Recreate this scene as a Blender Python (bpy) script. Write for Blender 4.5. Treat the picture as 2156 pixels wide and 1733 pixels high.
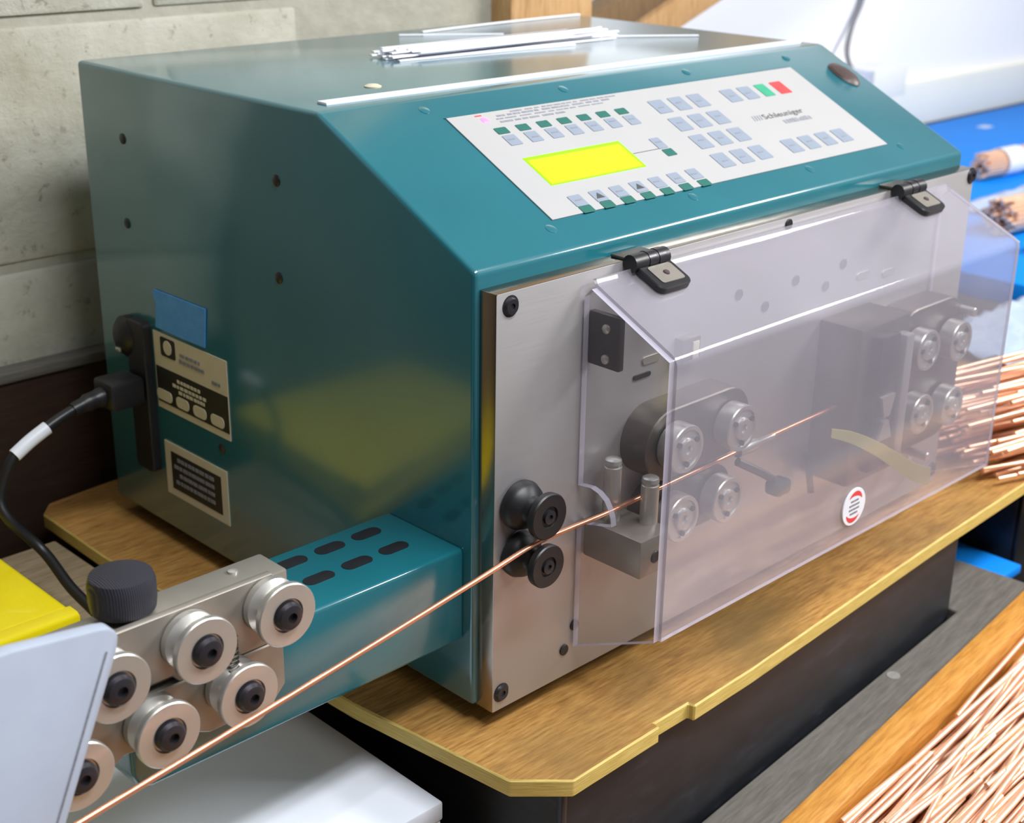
import bpy, bmesh, math, random
from mathutils import Vector, Matrix
random.seed(7)
PI = math.pi
sc = bpy.context.scene
for o in list(bpy.data.objects): bpy.data.objects.remove(o)
COL = sc.collection

# ------------------------------------------------------------------ camera
cd = bpy.data.cameras.new('camera'); cam = bpy.data.objects.new('camera', cd); COL.objects.link(cam)
FW = Vector((0.65411932, 0.66265315, -0.36471731)); RT = Vector((0.71544306, -0.69853102, 0.01398713)); UP = Vector((0.24549774, 0.27008373, 0.93101323))
CP = Vector((-0.58257754, -0.60509795, 0.55256691))
cam.matrix_world = Matrix(((RT.x, UP.x, -FW.x, CP.x), (RT.y, UP.y, -FW.y, CP.y), (RT.z, UP.z, -FW.z, CP.z), (0, 0, 0, 1)))
cd.sensor_width = 36.0; cd.sensor_fit = 'HORIZONTAL'; cd.lens = 3008.567/2156*36
cd.clip_start = 0.02; cd.clip_end = 60
cd.dof.use_dof = True; cd.dof.focus_distance = 0.93; cd.dof.aperture_fstop = 10
sc.camera = cam
# ------------------------------------------------------------------ world and lamps
w = bpy.data.worlds.new('room_light'); sc.world = w; w.use_nodes = True
w.node_tree.nodes['Background'].inputs[0].default_value = (1.0, 0.99, 0.98, 1)
w.node_tree.nodes['Background'].inputs[1].default_value = 0.235
def area(name, loc, target, sx, sy, power, col=(1, 1, 1)):
    l = bpy.data.lights.new(name, 'AREA'); l.shape = 'RECTANGLE'; l.size = sx; l.size_y = sy; l.energy = power; l.color = col
    o = bpy.data.objects.new(name, l); COL.objects.link(o); o.location = loc
    o.rotation_euler = (Vector(target)-Vector(loc)).to_track_quat('-Z', 'Y').to_euler()
    return o
area('ceiling_fluorescent_lamp', (2.1, -1.3, 1.65), (0.6, 0.1, 0.0), 1.3, 0.4, 74, (1.0, 0.98, 0.95))
area('ceiling_fluorescent_lamp', (0.12, -0.9, 1.85), (0.0, 0.25, 0.0), 1.3, 0.3, 42, (0.95, 0.98, 1.0))
sc.view_settings.view_transform = 'Standard'; sc.view_settings.look = 'None'
sc.view_settings.exposure = 0.14; sc.view_settings.gamma = 1.0; sc.view_settings.use_curve_mapping = False

# ------------------------------------------------------------------ helpers
def tag(o, label=None, cat=None, group=None, kind=None):
    if label: o['label'] = label
    if cat: o['category'] = cat
    if group: o['group'] = group
    if kind: o['kind'] = kind
    return o
def thing(name, label, cat, loc=(0, 0, 0), rot=(0, 0, 0), group=None):
    o = bpy.data.objects.new(name, None); COL.objects.link(o); o.location = loc; o.rotation_euler = rot
    o.empty_display_size = 0.02
    return tag(o, label, cat, group)
def tomesh(bm, name, smooth=None):
    me = bpy.data.meshes.new(name); bmesh.ops.recalc_face_normals(bm, faces=bm.faces); bm.to_mesh(me); bm.free()
    if smooth is not None:
        me.set_sharp_from_angle(angle=math.radians(smooth)) if hasattr(me, 'set_sharp_from_angle') else None
        for p in me.polygons: p.use_smooth = True
    return me
def obj(name, bm, mat, parent=None, loc=(0, 0, 0), rot=(0, 0, 0), smooth=35):
    me = bm if isinstance(bm, bpy.types.Mesh) else tomesh(bm, name, smooth)
    if not me.materials:
        for m in (mat if isinstance(mat, (list, tuple)) else [mat]): me.materials.append(m)
    o = bpy.data.objects.new(name, me); COL.objects.link(o); o.location = loc; o.rotation_euler = rot
    if parent: o.parent = parent
    return o
def B(): return bmesh.new()
def box(bm, x0, x1, y0, y1, z0, z1, bev=0, seg=2, mi=0):
    r = bmesh.ops.create_cube(bm, size=1.0)
    vs = r['verts']
    for v in vs:
        v.co = Vector(((x0+x1)/2+v.co.x*(x1-x0), (y0+y1)/2+v.co.y*(y1-y0), (z0+z1)/2+v.co.z*(z1-z0)))
    if bev > 0:
        es = list({e for v in vs for e in v.link_edges})
        bmesh.ops.bevel(bm, geom=es, offset=bev, segments=seg, affect='EDGES', profile=0.5)
    return bm
def prism(bm, pts, axis, a, b, bev=0, seg=2):
    """polygon extruded along axis; pts are the two other coordinates in order (x,y) z / (y,z) x / (x,z) y"""
    def co(p, h):
        return {'x': (h, p[0], p[1]), 'y': (p[0], h, p[1]), 'z': (p[0], p[1], h)}[axis]
    v0 = [bm.verts.new(co(p, a)) for p in pts]; v1 = [bm.verts.new(co(p, b)) for p in pts]
    n = len(pts); fs = [bm.faces.new(v0), bm.faces.new(v1[::-1])]
    for i in range(n): fs.append(bm.faces.new((v0[i], v0[(i+1) % n], v1[(i+1) % n], v1[i])))
    bmesh.ops.recalc_face_normals(bm, faces=fs)
    if bev > 0:
        es = list({e for f in fs for e in f.edges})
        bmesh.ops.bevel(bm, geom=es, offset=bev, segments=seg, affect='EDGES', profile=0.5)
    return bm
def lathe(bm, prof, axis='z', c=(0, 0, 0), n=32):
    """prof: list of (radius, height) closed at both ends on the axis"""
    rings = []
    c = Vector(c)
    def co(r, h, a):
        x, y = r*math.cos(a), r*math.sin(a)
        return c+Vector({'z': (x, y, h), 'y': (x, h, y), 'x': (h, x, y)}[axis])
    for r, h in prof:
        if r < 1e-6: rings.append([bm.verts.new(co(0, h, 0))])
        else: rings.append([bm.verts.new(co(r, h, 2*PI*i/n)) for i in range(n)])
    fs = []
    for A, Bq in zip(rings, rings[1:]):
        for i in range(n):
            j = (i+1) % n
            if len(A) == 1 and len(Bq) == 1: continue
            if len(A) == 1: fs.append(bm.faces.new((A[0], Bq[i], Bq[j])))
            elif len(Bq) == 1: fs.append(bm.faces.new((A[i], A[j], Bq[0])))
            else: fs.append(bm.faces.new((A[i], A[j], Bq[j], Bq[i])))
    return bm
def cyl(bm, r, h0, h1, axis='z', c=(0, 0, 0), n=28, ch=0.0006):
    return lathe(bm, [(0, h0), (r-ch, h0), (r, h0+ch), (r, h1-ch), (r-ch, h1), (0, h1)], axis, c, n)
def tube(bm, pts, r, n=10, caps=True):
    pts = [Vector(p) for p in pts]; rings = []
    up = Vector((0, 0, 1))
    for i, p in enumerate(pts):
        t = (pts[min(i+1, len(pts)-1)]-pts[max(i-1, 0)]).normalized()
        s = t.cross(up)
        if s.length < 1e-4: s = t.cross(Vector((1, 0, 0)))
        s.normalize(); u = s.cross(t)
        rr = r[i] if isinstance(r, (list, tuple)) else r
        rings.append([bm.verts.new(p+(s*math.cos(2*PI*k/n)+u*math.sin(2*PI*k/n))*rr) for k in range(n)])
    for A, Bq in zip(rings, rings[1:]):
        for k in range(n): bm.faces.new((A[k], A[(k+1) % n], Bq[(k+1) % n], Bq[k]))
    if caps: bm.faces.new(rings[0]); bm.faces.new(rings[-1][::-1])
    return bm
def spline(pts, n=8):
    P = [Vector(p) for p in pts]; P = [P[0]*2-P[1]]+P+[P[-1]*2-P[-2]]; out = []
    for i in range(1, len(P)-2):
        for k in range(n):
            t = k/n; a, b, c, d = P[i-1:i+3]
            out.append(0.5*((2*b)+(c-a)*t+(2*a-5*b+4*c-d)*t*t+(3*b-a-3*c+d)*t**3))
    out.append(P[-2]); return out
def rrect(x0, x1, y0, y1, r, n=5):
    out = []
    for cx, cy, a in ((x1-r, y1-r, 0), (x0+r, y1-r, PI/2), (x0+r, y0+r, PI), (x1-r, y0+r, 1.5*PI)):
        out += [(cx+r*math.cos(a+PI/2*k/n), cy+r*math.sin(a+PI/2*k/n)) for k in range(n+1)]
    return out
def text_mesh(s, size, ext=0.00005):
    cu = bpy.data.curves.new('txt', 'FONT'); cu.body = s; cu.size = size; cu.extrude = ext; cu.resolution_u = 3; cu.offset = size*0.012
    o = bpy.data.objects.new('txt', cu); COL.objects.link(o)
    me = bpy.data.meshes.new_from_object(o.evaluated_get(bpy.context.evaluated_depsgraph_get()))
    bpy.data.objects.remove(o); bpy.data.curves.remove(cu); return me

# ------------------------------------------------------------------ materials
def srgb(*c): return tuple(((v/255)/12.92 if v/255 <= 0.04045 else ((v/255+0.055)/1.055)**2.4) for v in c)+(1.0,)
class M:
    def __init__(s, name, col, rough=0.5, metal=0.0, **k):
        m = s.m = bpy.data.materials.new(name); m.use_nodes = True; s.nt = m.node_tree; s.p = s.nt.nodes['Principled BSDF']
        s.p.inputs['Base Color'].default_value = col; s.p.inputs['Roughness'].default_value = rough; s.p.inputs['Metallic'].default_value = metal
        for a, v in k.items(): s.p.inputs[a.replace('_', ' ')].default_value = v
        s.base = col
    def n(s, t, **k):
        x = s.nt.nodes.new(t)
        for a, v in k.items(): setattr(x, a, v)
        return x
    def l(s, a, b): s.nt.links.new(a, b)
    def coords(s, scale=(1, 1, 1), rot=(0, 0, 0), out='Object'):
        tc = s.n('ShaderNodeTexCoord'); mp = s.n('ShaderNodeMapping'); mp.inputs['Scale'].default_value = scale; mp.inputs['Rotation'].default_value = rot
        s.l(tc.outputs[out], mp.inputs[0]); return mp.outputs[0]
    def noise(s, scale, detail=3, vec=None, rough=0.55):
        x = s.n('ShaderNodeTexNoise'); x.inputs['Scale'].default_value = scale; x.inputs['Detail'].default_value = detail; x.inputs['Roughness'].default_value = rough
        s.l(vec if vec else s.coords(), x.inputs['Vector']); return x.outputs['Fac']
    def ramp(s, f, stops):
        r = s.n('ShaderNodeValToRGB'); e = r.color_ramp.elements
        while len(e) < len(stops): e.new(0.5)
        for el, (p, c) in zip(e, stops): el.position = p; el.color = c
        s.l(f, r.inputs[0]); return r.outputs[0]
    def mix(s, f, a, b, mode='MIX'):
        x = s.n('ShaderNodeMix', data_type='RGBA', blend_type=mode)
        for i, v in ((0, f), (6, a), (7, b)):
            if hasattr(v, 'default_value') or hasattr(v, 'links'): s.l(v, x.inputs[i])
            else: x.inputs[i].default_value = v
        return x.outputs[2]
    def color(s, c): s.l(c, s.p.inputs['Base Color']); return s
    def rough(s, f, lo, hi):
        x = s.n('ShaderNodeMapRange'); x.inputs[3].default_value = lo; x.inputs[4].default_value = hi; s.l(f, x.inputs[0]); s.l(x.outputs[0], s.p.inputs['Roughness']); return s
    def bump(s, f, strength, dist=0.001):
        x = s.n('ShaderNodeBump'); x.inputs['Strength'].default_value = strength; x.inputs['Distance'].default_value = dist
        s.l(f, x.inputs['Height']); s.l(x.outputs[0], s.p.inputs['Normal']); return s

def g(v, k=1.0): return (v, v, v, 1)
teal = M('teal_paint', srgb(38, 116, 124), 0.35, 0.0, Coat_Weight=1.0, Coat_Roughness=0.14, Coat_IOR=1.8, Specular_IOR_Level=0.15)
teal.color(teal.mix(teal.noise(9, 4), srgb(18, 92, 105), srgb(27, 108, 121))); teal.bump(teal.noise(650, 2), 0.12, 0.0004)
teal = teal.m
steel = M('brushed_steel', srgb(196, 192, 192), 0.34, 0.62)
v = steel.coords((1.2, 60, 60)); f = steel.noise(14, 4, v); steel.rough(f, 0.36, 0.52)
steel.color(steel.mix(steel.noise(7, 4), srgb(176, 173, 174), srgb(196, 193, 196))); steel.bump(f, 0.08, 0.0003); steel = steel.m
edgesteel = M('polished_edge', srgb(150, 142, 132), 0.2, 1.0); edgesteel.rough(edgesteel.noise(40, 3), 0.16, 0.3); edgesteel = edgesteel.m
steel2 = M('turned_steel', srgb(200, 198, 194), 0.22, 0.72); steel2.rough(steel2.noise(60, 3), 0.24, 0.38); steel2 = steel2.m
aged = M('dull_plate_steel', srgb(168, 160, 148), 0.36, 0.6); aged.color(aged.mix(aged.noise(30, 4), srgb(146, 140, 132), srgb(176, 170, 162))); aged = aged.m
darksteel = M('dark_machined_steel', srgb(112, 106, 100), 0.35, 0.85); darksteel.rough(darksteel.noise(50, 3), 0.34, 0.5); darksteel = darksteel.m
black = M('black_plastic', srgb(26, 26, 30), 0.42); black.rough(black.noise(80, 3), 0.35, 0.5); black = black.m
blackox = M('black_oxide_screw', srgb(58, 56, 62), 0.35, 0.6); blackox.rough(blackox.noise(200, 2), 0.28, 0.42); blackox = blackox.m
knurl = M('knurled_black', srgb(44, 44, 54), 0.45); wv = knurl.n('ShaderNodeTexWave'); wv.inputs['Scale'].default_value = 260; knurl.l(knurl.coords((1, 1, 0.6)), wv.inputs[0]); knurl.bump(wv.outputs[1], 0.5, 0.0006); knurl = knurl.m
panelw = M('panel_foil', srgb(226, 226, 228), 0.6, 0.0, Specular_IOR_Level=0.25); panelw.color(panelw.mix(panelw.noise(14, 3), srgb(160, 160, 161), srgb(168, 167, 169))); panelw = panelw.m
keyg = M('grey_key', srgb(170, 184, 206), 0.5); keyg.color(keyg.mix(keyg.noise(120, 2), srgb(124, 134, 150), srgb(134, 144, 160))); keyg = keyg.m
keygreen = M('green_key', srgb(38, 124, 110), 0.5); keygreen.color(keygreen.mix(keygreen.noise(120, 2), srgb(20, 88, 80), srgb(30, 102, 92))); keygreen = keygreen.m
keygreen2 = M('bright_green_key', srgb(50, 150, 118), 0.5); keygreen2.color(keygreen2.mix(keygreen2.noise(120, 2), srgb(44, 140, 110), srgb(60, 160, 126))); keygreen2 = keygreen2.m
keyred = M('red_key', srgb(214, 62, 66), 0.5); keyred.color(keyred.mix(keyred.noise(120, 2), srgb(206, 52, 56), srgb(222, 74, 76))); keyred = keyred.m
ink = M('grey_ink', srgb(120, 122, 132), 0.6); ink.color(ink.mix(ink.noise(500, 2), srgb(90, 92, 100), srgb(150, 152, 162))); ink = ink.m
inkd = M('dark_ink', srgb(58, 58, 62), 0.6); inkd.color(inkd.mix(inkd.noise(500, 2), srgb(44, 44, 48), srgb(80, 80, 84))); inkd = inkd.m
lcd = M('lit_display', srgb(190, 235, 20), 0.3); lcd.p.inputs['Emission Strength'].default_value = 1.0
lcd.l(lcd.mix(lcd.noise(22, 2), (0.62, 0.86, 0.004, 1), (0.80, 0.95, 0.03, 1)), lcd.p.inputs['Emission Color']); lcd.p.inputs['Base Color'].default_value = (0.1, 0.2, 0.0, 1); lcd = lcd.m
lcdrim = M('lit_display_rim', srgb(120, 220, 0), 0.4); lcdrim.p.inputs['Emission Strength'].default_value = 0.55
lcdrim.l(lcdrim.mix(lcdrim.noise(40, 2), (0.22, 0.72, 0.0, 1), (0.3, 0.78, 0.0, 1)), lcdrim.p.inputs['Emission Color']); lcdrim = lcdrim.m
ledm = M('pink_led', srgb(255, 120, 190), 0.3); ledm.p.inputs['Emission Color'].default_value = (1, 0.12, 0.4, 1); ledm.p.inputs['Emission Strength'].default_value = 1.2
ledm.color(ledm.mix(ledm.noise(300, 2), srgb(250, 110, 180), srgb(255, 140, 200))); ledm = ledm.m
cream = M('cream_label', srgb(200, 192, 168), 0.55); cream.color(cream.mix(cream.noise(60, 3), srgb(190, 182, 158), srgb(208, 200, 178))); cream = cream.m
labelk = M('black_label', srgb(22, 20, 18), 0.5); labelk.color(labelk.mix(labelk.noise(90, 3), srgb(16, 14, 12), srgb(34, 32, 28))); labelk = labelk.m
tapeb = M('blue_masking_tape', srgb(58, 132, 210), 0.65); f = tapeb.noise(120, 4); tapeb.color(tapeb.mix(f, srgb(60, 136, 216), srgb(96, 168, 234))); tapeb.bump(f, 0.3, 0.0006); tapeb = tapeb.m
brownp = M('brown_button_plastic', srgb(66, 52, 52), 0.45); brownp.color(brownp.mix(brownp.noise(60, 3), srgb(54, 42, 44), srgb(84, 68, 66))); brownp = brownp.m
copper = M('copper', srgb(250, 210, 180), 0.3, 0.55); copper.color(copper.mix(copper.noise(18, 3), srgb(246, 194, 160), srgb(255, 226, 200))); copper.rough(copper.noise(40, 2), 0.28, 0.45); copper = copper.m
coppero = M('worn_copper', srgb(230, 170, 136), 0.33, 0.6); coppero.color(coppero.mix(coppero.noise(16, 3), srgb(236, 180, 146), srgb(254, 214, 184))); coppero.rough(coppero.noise(30, 2), 0.25, 0.42); coppero = coppero.m
wirec = M('fed_copper', srgb(238, 168, 132), 0.3, 0.85); wirec.color(wirec.mix(wirec.noise(18, 3), srgb(228, 150, 116), srgb(246, 182, 148))); wirec = wirec.m
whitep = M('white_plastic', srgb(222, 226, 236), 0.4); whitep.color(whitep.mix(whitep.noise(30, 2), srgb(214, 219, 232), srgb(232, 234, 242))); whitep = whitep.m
yellow = M('yellow_enamel', srgb(236, 214, 6), 0.38, 0.0, Coat_Weight=0.3); yellow.color(yellow.mix(yellow.noise(25, 4), srgb(228, 204, 4), srgb(242, 222, 14))); yellow.bump(yellow.noise(90, 3), 0.06, 0.0006); yellow = yellow.m
fadey = M('faded_yellow', srgb(176, 166, 80), 0.6); fadey.color(fadey.mix(fadey.noise(40, 3), srgb(160, 152, 70), srgb(184, 174, 92))); fadey = fadey.m
greyp = M('light_grey_panel', srgb(190, 196, 206), 0.45); f = greyp.noise(16, 5); greyp.color(greyp.ramp(f, [(0.0, srgb(120, 128, 148)), (0.36, srgb(160, 169, 187)), (0.7, srgb(170, 179, 196))])); greyp = greyp.m
boxw = M('white_card', srgb(228, 234, 246), 0.6); boxw.color(boxw.mix(boxw.noise(12, 3), srgb(220, 227, 240), srgb(236, 240, 250))); boxw = boxw.m
def woodmat(name, a, b, c, scale=(3, 40, 40), rough=0.55, fine=12, stain=None):
    m = M(name, a, rough); v = m.coords(scale); f = m.noise(fine, 6, v, 0.65)
    col = m.ramp(f, [(0.25, a), (0.5, b), (0.75, c)])
    if stain: col = m.mix(m.ramp(m.noise(6, 4), [(0.47, g(0)), (0.75, g(1))]), col, stain)
    m.color(col); m.bump(f, 0.25, 0.001); return m.m
ply = woodmat('plywood_face', srgb(120, 82, 40), srgb(172, 126, 66), srgb(200, 158, 92), (5, 46, 30), 0.5, 9, srgb(122, 96, 52))
plyedge = woodmat('plywood_edge', srgb(160, 136, 66), srgb(196, 172, 92), srgb(218, 198, 124), (6, 6, 190), 0.6, 8)
pine = woodmat('pine_stud', srgb(150, 112, 70), srgb(186, 146, 98), srgb(204, 168, 122), (30, 30, 3), 0.6, 8)
dkpine = woodmat('shaded_pine', srgb(96, 74, 48), srgb(120, 94, 62), srgb(136, 108, 76), (30, 30, 3), 0.6, 8)  # pine darkened in colour for the brace's narrow face in shade
traywood = woodmat('tray_wood', srgb(158, 100, 38), srgb(196, 136, 58), srgb(214, 160, 84), (4, 40, 40), 0.5, 8)
palewood = woodmat('pale_plank', srgb(120, 104, 84), srgb(152, 134, 108), srgb(172, 154, 126), (4, 40, 40), 0.6, 8)
greywood = woodmat('weathered_plank', srgb(76, 73, 68), srgb(96, 92, 86), srgb(112, 108, 102), (4, 36, 36), 0.65, 8)
brownwood = woodmat('dark_brown_board', srgb(34, 20, 13), srgb(46, 28, 18), srgb(58, 36, 24), (3, 30, 30), 0.6, 8)
cardb = woodmat('cardboard', srgb(104, 92, 76), srgb(112, 100, 84), srgb(120, 108, 92), (20, 20, 2), 0.8, 8)
benchm = woodmat('bench_top', srgb(118, 116, 112), srgb(132, 130, 126), srgb(146, 144, 140), (3, 30, 30), 0.7, 8)
cab = M('black_cabinet', srgb(34, 36, 44), 0.5); f = cab.noise(30, 5, cab.coords((1, 1, 3))); cab.color(cab.ramp(f, [(0.3, srgb(16, 18, 22)), (0.62, srgb(26, 28, 35)), (0.8, srgb(42, 46, 56))])); cab.bump(cab.noise(200, 3), 0.1, 0.0006); cab = cab.m
conc = M('painted_block', srgb(196, 190, 170), 0.85); v = conc.coords(); f1 = conc.noise(5.5, 5, v, 0.6); f2 = conc.noise(70, 5, v, 0.7)
c1 = conc.ramp(f1, [(0.28, srgb(142, 137, 120)), (0.5, srgb(172, 170, 157)), (0.68, srgb(190, 189, 180))])
c2 = conc.mix(conc.ramp(f2, [(0.3, g(1)), (0.42, g(0))]), c1, srgb(122, 116, 100)); conc.color(c2); conc.bump(conc.noise(55, 6, v, 0.75), 0.55, 0.004); conc = conc.m
mort = M('painted_mortar', srgb(170, 162, 140), 0.9); f = mort.noise(40, 5); mort.color(mort.mix(f, srgb(146, 142, 128), srgb(178, 176, 164))); mort.bump(f, 0.6, 0.004); mort = mort.m
wallw = M('white_wall_paint', srgb(244, 244, 244), 0.7); wallw.color(wallw.mix(wallw.noise(3, 3), srgb(240, 241, 240), srgb(248, 247, 248))); wallw = wallw.m
trimw = M('off_white_trim', srgb(226, 228, 220), 0.6); trimw.color(trimw.mix(trimw.noise(5, 3), srgb(220, 223, 214), srgb(232, 233, 226))); trimw = trimw.m
bluem = M('blue_table_laminate', srgb(36, 134, 236), 0.6, 0.0, Specular_IOR_Level=0.2); bluem.color(bluem.mix(bluem.noise(6, 3), srgb(2, 124, 226), srgb(10, 138, 238))); bluem = bluem.m
palebl = M('pale_blue_film', srgb(176, 196, 226), 0.3); palebl.color(palebl.mix(palebl.noise(14, 4), srgb(150, 178, 216), srgb(206, 216, 234))); palebl.bump(palebl.noise(25, 3), 0.5, 0.006); palebl = palebl.m
cordg = M('grey_cord', srgb(120, 120, 126), 0.5); cordg.color(cordg.mix(cordg.noise(40, 2), srgb(112, 112, 118), srgb(130, 130, 136))); cordg = cordg.m
floorm = M('dark_floor', srgb(84, 80, 76), 0.7); floorm.color(floorm.mix(floorm.noise(4, 4), srgb(74, 70, 66), srgb(94, 90, 86))); floorm = floorm.m
def acrylic(name, haze, col):
    m = bpy.data.materials.new(name); m.use_nodes = True; nt = m.node_tree; nt.nodes.clear()
    N = nt.nodes.new; out = N('ShaderNodeOutputMaterial'); tr = N('ShaderNodeBsdfTransparent'); tr.inputs[0].default_value = (0.96, 0.96, 0.965, 1)
    df = N('ShaderNodeBsdfDiffuse'); df.inputs[0].default_value = col; gl = N('ShaderNodeBsdfGlossy'); gl.inputs['Roughness'].default_value = 0.06
    lw = N('ShaderNodeLayerWeight'); lw.inputs[0].default_value = 0.5; pw = N('ShaderNodeMath'); pw.operation = 'POWER'; pw.inputs[1].default_value = 5.0; fr = N('ShaderNodeMapRange'); fr.inputs[3].default_value = 0.035; fr.inputs[4].default_value = 1.0; mx = N('ShaderNodeMixShader'); mx2 = N('ShaderNodeMixShader')
    tc = N('ShaderNodeTexCoord'); no = N('ShaderNodeTexNoise'); no.inputs['Scale'].default_value = 7; no.inputs['Detail'].default_value = 4
    mr = N('ShaderNodeMapRange'); mr.inputs[3].default_value = haze*0.6; mr.inputs[4].default_value = haze*1.4
    L = nt.links.new; L(lw.outputs['Facing'], pw.inputs[0]); L(pw.outputs[0], fr.inputs[0]); L(tc.outputs['Object'], no.inputs['Vector']); L(no.outputs['Fac'], mr.inputs[0]); L(mr.outputs[0], mx.inputs[0])
    L(tr.outputs[0], mx.inputs[1]); L(df.outputs[0], mx.inputs[2]); L(fr.outputs[0], mx2.inputs[0]); L(mx.outputs[0], mx2.inputs[1]); L(gl.outputs[0], mx2.inputs[2])
    L(mx2.outputs[0], out.inputs[0]); return m
acr = acrylic('clear_acrylic', 0.055, srgb(196, 192, 206)); acredge = acrylic('acrylic_edge', 0.6, srgb(196, 192, 210))
acrhaze = acrylic('scuffed_acrylic', 0.21, srgb(196, 192, 206))

# ------------------------------------------------------------------ setting
WY = 0.60
def struct(o): o['kind'] = 'structure'; return o
struct(obj('floor', box(B(), -3, 5, -3, 3, -1.04, -1.0), floorm))
wall = struct(obj('wall_back', box(B(), -2.2, 0.66, WY+0.0025, WY+0.15, -1.0, 1.9), mort))
bw, bh, jt = 0.40, 0.215, 0.009
bmesh_block = tomesh(box(B(), -bw/2+jt/2, bw/2-jt/2, 0, 0.05, -bh/2+jt/2, bh/2-jt/2, 0.004, 2), 'block', 40)
for r in range(-2, 6):
    for cidx in range(-6, 3):
        x = 0.10+cidx*bw+(bw/2+.03 if r % 2 else 0)
        if x+bw/2 > 0.67: continue
        o = obj('block', bmesh_block, conc, wall, (x, WY-0.001+random.uniform(-.001, .001), 0.41-bh/2+r*bh+bh*0))
trim1 = struct(obj('trim_1', box(B(), -2.2, 0.56, WY-0.02, WY-0.002, -0.95, 0.098), brownwood))
obj('cap_strip', box(B(), -2.2, 0.56, WY-0.024, WY-0.001, 0.098, 0.108, 0.002), greywood, trim1)
struct(obj('wall_left', box(B(), -1.45, -1.35, -1.6, WY, -1.0, 1.9), brownwood))
struct(obj('wall_far', box(B(), 0.67, 5, 1.06, 1.2, -1.0, 1.9), wallw))
struct(obj('wall_right', box(B(), 4.9, 5.0, -3, 1.06, -1.0, 1.9), wallw))
struct(obj('trim_2', box(B(), 0.67, 4.9, 1.04, 1.06, 0.0, 0.094, 0.003), trimw))
st = struct(obj('trim_3', box(B(), 0.567, 0.70, WY-0.03, WY+0.09, -1.0, 1.9, 0.002), pine))
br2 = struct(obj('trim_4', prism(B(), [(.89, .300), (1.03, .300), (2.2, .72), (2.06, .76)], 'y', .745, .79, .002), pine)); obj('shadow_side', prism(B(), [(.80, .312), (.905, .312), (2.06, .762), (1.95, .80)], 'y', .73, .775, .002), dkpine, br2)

# ------------------------------------------------------------------ bench and supports
t = thing('workbench', 'grey wooden workbench below the black cabinet and cartons', 'bench', (0, 0, -1.0))
obj('bench_top', box(B(), -1.0, 1.9, -0.62, 0.575, 0.70, 0.74, 0.003), benchm, t)
legm = tomesh(box(B(), -.03, .03, -.03, .03, 0, 0.70, 0.002), 'leg')
for x in (-.95, 1.85):
    for y in (-.55, .52): obj('leg', legm, benchm, t, (x, y, 0))
ZB = -0.26
c = thing('black_cabinet', 'black scuffed metal cabinet carrying the plywood board', 'cabinet', (0, 0, ZB))
b = prism(B(), [(0.002, -0.066), (0.556, -0.047), (0.556, 0.50), (0.002, 0.50)], 'z', 0, 0.2315, 0.003); obj('body', b, cab, c)
obj('corner_strip', box(B(), 0.001, 0.006, -0.0675, -0.0625, 0.002, 0.229, 0.001), black, c)
obj('bolt', cyl(B(), 0.006, -0.004, 0.004, 'y', (0.550, -0.049, 0.105)), blackox, c)
# plywood board
bd = thing('plywood_board', 'worn plywood board with cut corner and notched edge under the machine', 'board', (0, 0, -0.0285))
top = [(-.030, -.048), (.001, -.077), (.0905, -.0752), (.0905, -.0700), (.128, -.0700), (.1285, -.0755), (.20, -.0735), (.33, -.066), (.50, -.056), (.72, -.047), (1.25, -.045), (1.25, .24), (.74, .25), (.73, .545), (.02, .555), (-.045, .548), (-.060, .53), (-.062, .42), (-.055, .25), (-.048, .095)]
b = prism(B(), top, 'z', 0, 0.0135, 0.0012, 1)
for f in b.faces:
    f.normal_update(); f.material_index = 0 if abs(f.normal.z) > 0.9 else 1
obj('plywood_sheet', b, [ply, plyedge], bd, smooth=30)
# support block of the board's right end, black and wide for the shade beneath
obj_ = thing('shade_support_block', 'wide block holding up the right end of the plywood board, black for the shade there', 'block', (0.95, 0.10, ZB))
obj('timber', box(B(), -.22, .22, -.12, .10, 0, 0.2315, 0.003), cab, obj_)
obj('end_cap', box(B(), -.218, .218, -.124, -.1205, 0.004, 0.228, 0.001), black, obj_)
# pale plank and its trestle on the left
pl = thing('shelf_plank', 'pale wooden shelf plank beside the back of the plywood board', 'plank', (0, 0, ZB))
obj('plank', box(B(), -0.80, -0.064, 0.30, 0.503, 0.205, 0.23, 0.002), palewood, pl)
for x in (-.75, -.105): obj('trestle', box(B(), x-.03, x+.03, .40, .49, 0, .205, .002), palewood, pl)

# ------------------------------------------------------------------ the machine
W, EX, T, HC, YS, HT, D = 0.581, 0.0042, 0.0151, 0.3112, 0.1715, 0.3893, 0.4932
mc = thing('wire_cutting_machine', 'teal metal wire cutting machine with sloping keypad panel and clear front guard', 'machine', (0, 0, 0))
b = prism(B(), [(T, 0), (T, HC), (YS, HT), (D, HT), (D, 0)], 'x', -EX, W+EX, 0.0035, 3)
obj('housing', b, teal, mc, smooth=30)
for x in (.04, W-.04):
    for y in (.06, D-.05): obj('foot', lathe(B(), [(0, 0), (.012, 0), (.014, -.004), (.012, -.015), (0, -.015)], 'z', (x, y, 0), 20), black, mc)
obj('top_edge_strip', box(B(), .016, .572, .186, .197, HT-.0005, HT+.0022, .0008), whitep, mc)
obj('top_screw', lathe(B(), [(.0065, 0), (.0065, .0008), (.004, .002), (0, .0022)], 'z', (.0936, .2315, HT), 18), cream, mc)
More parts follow.
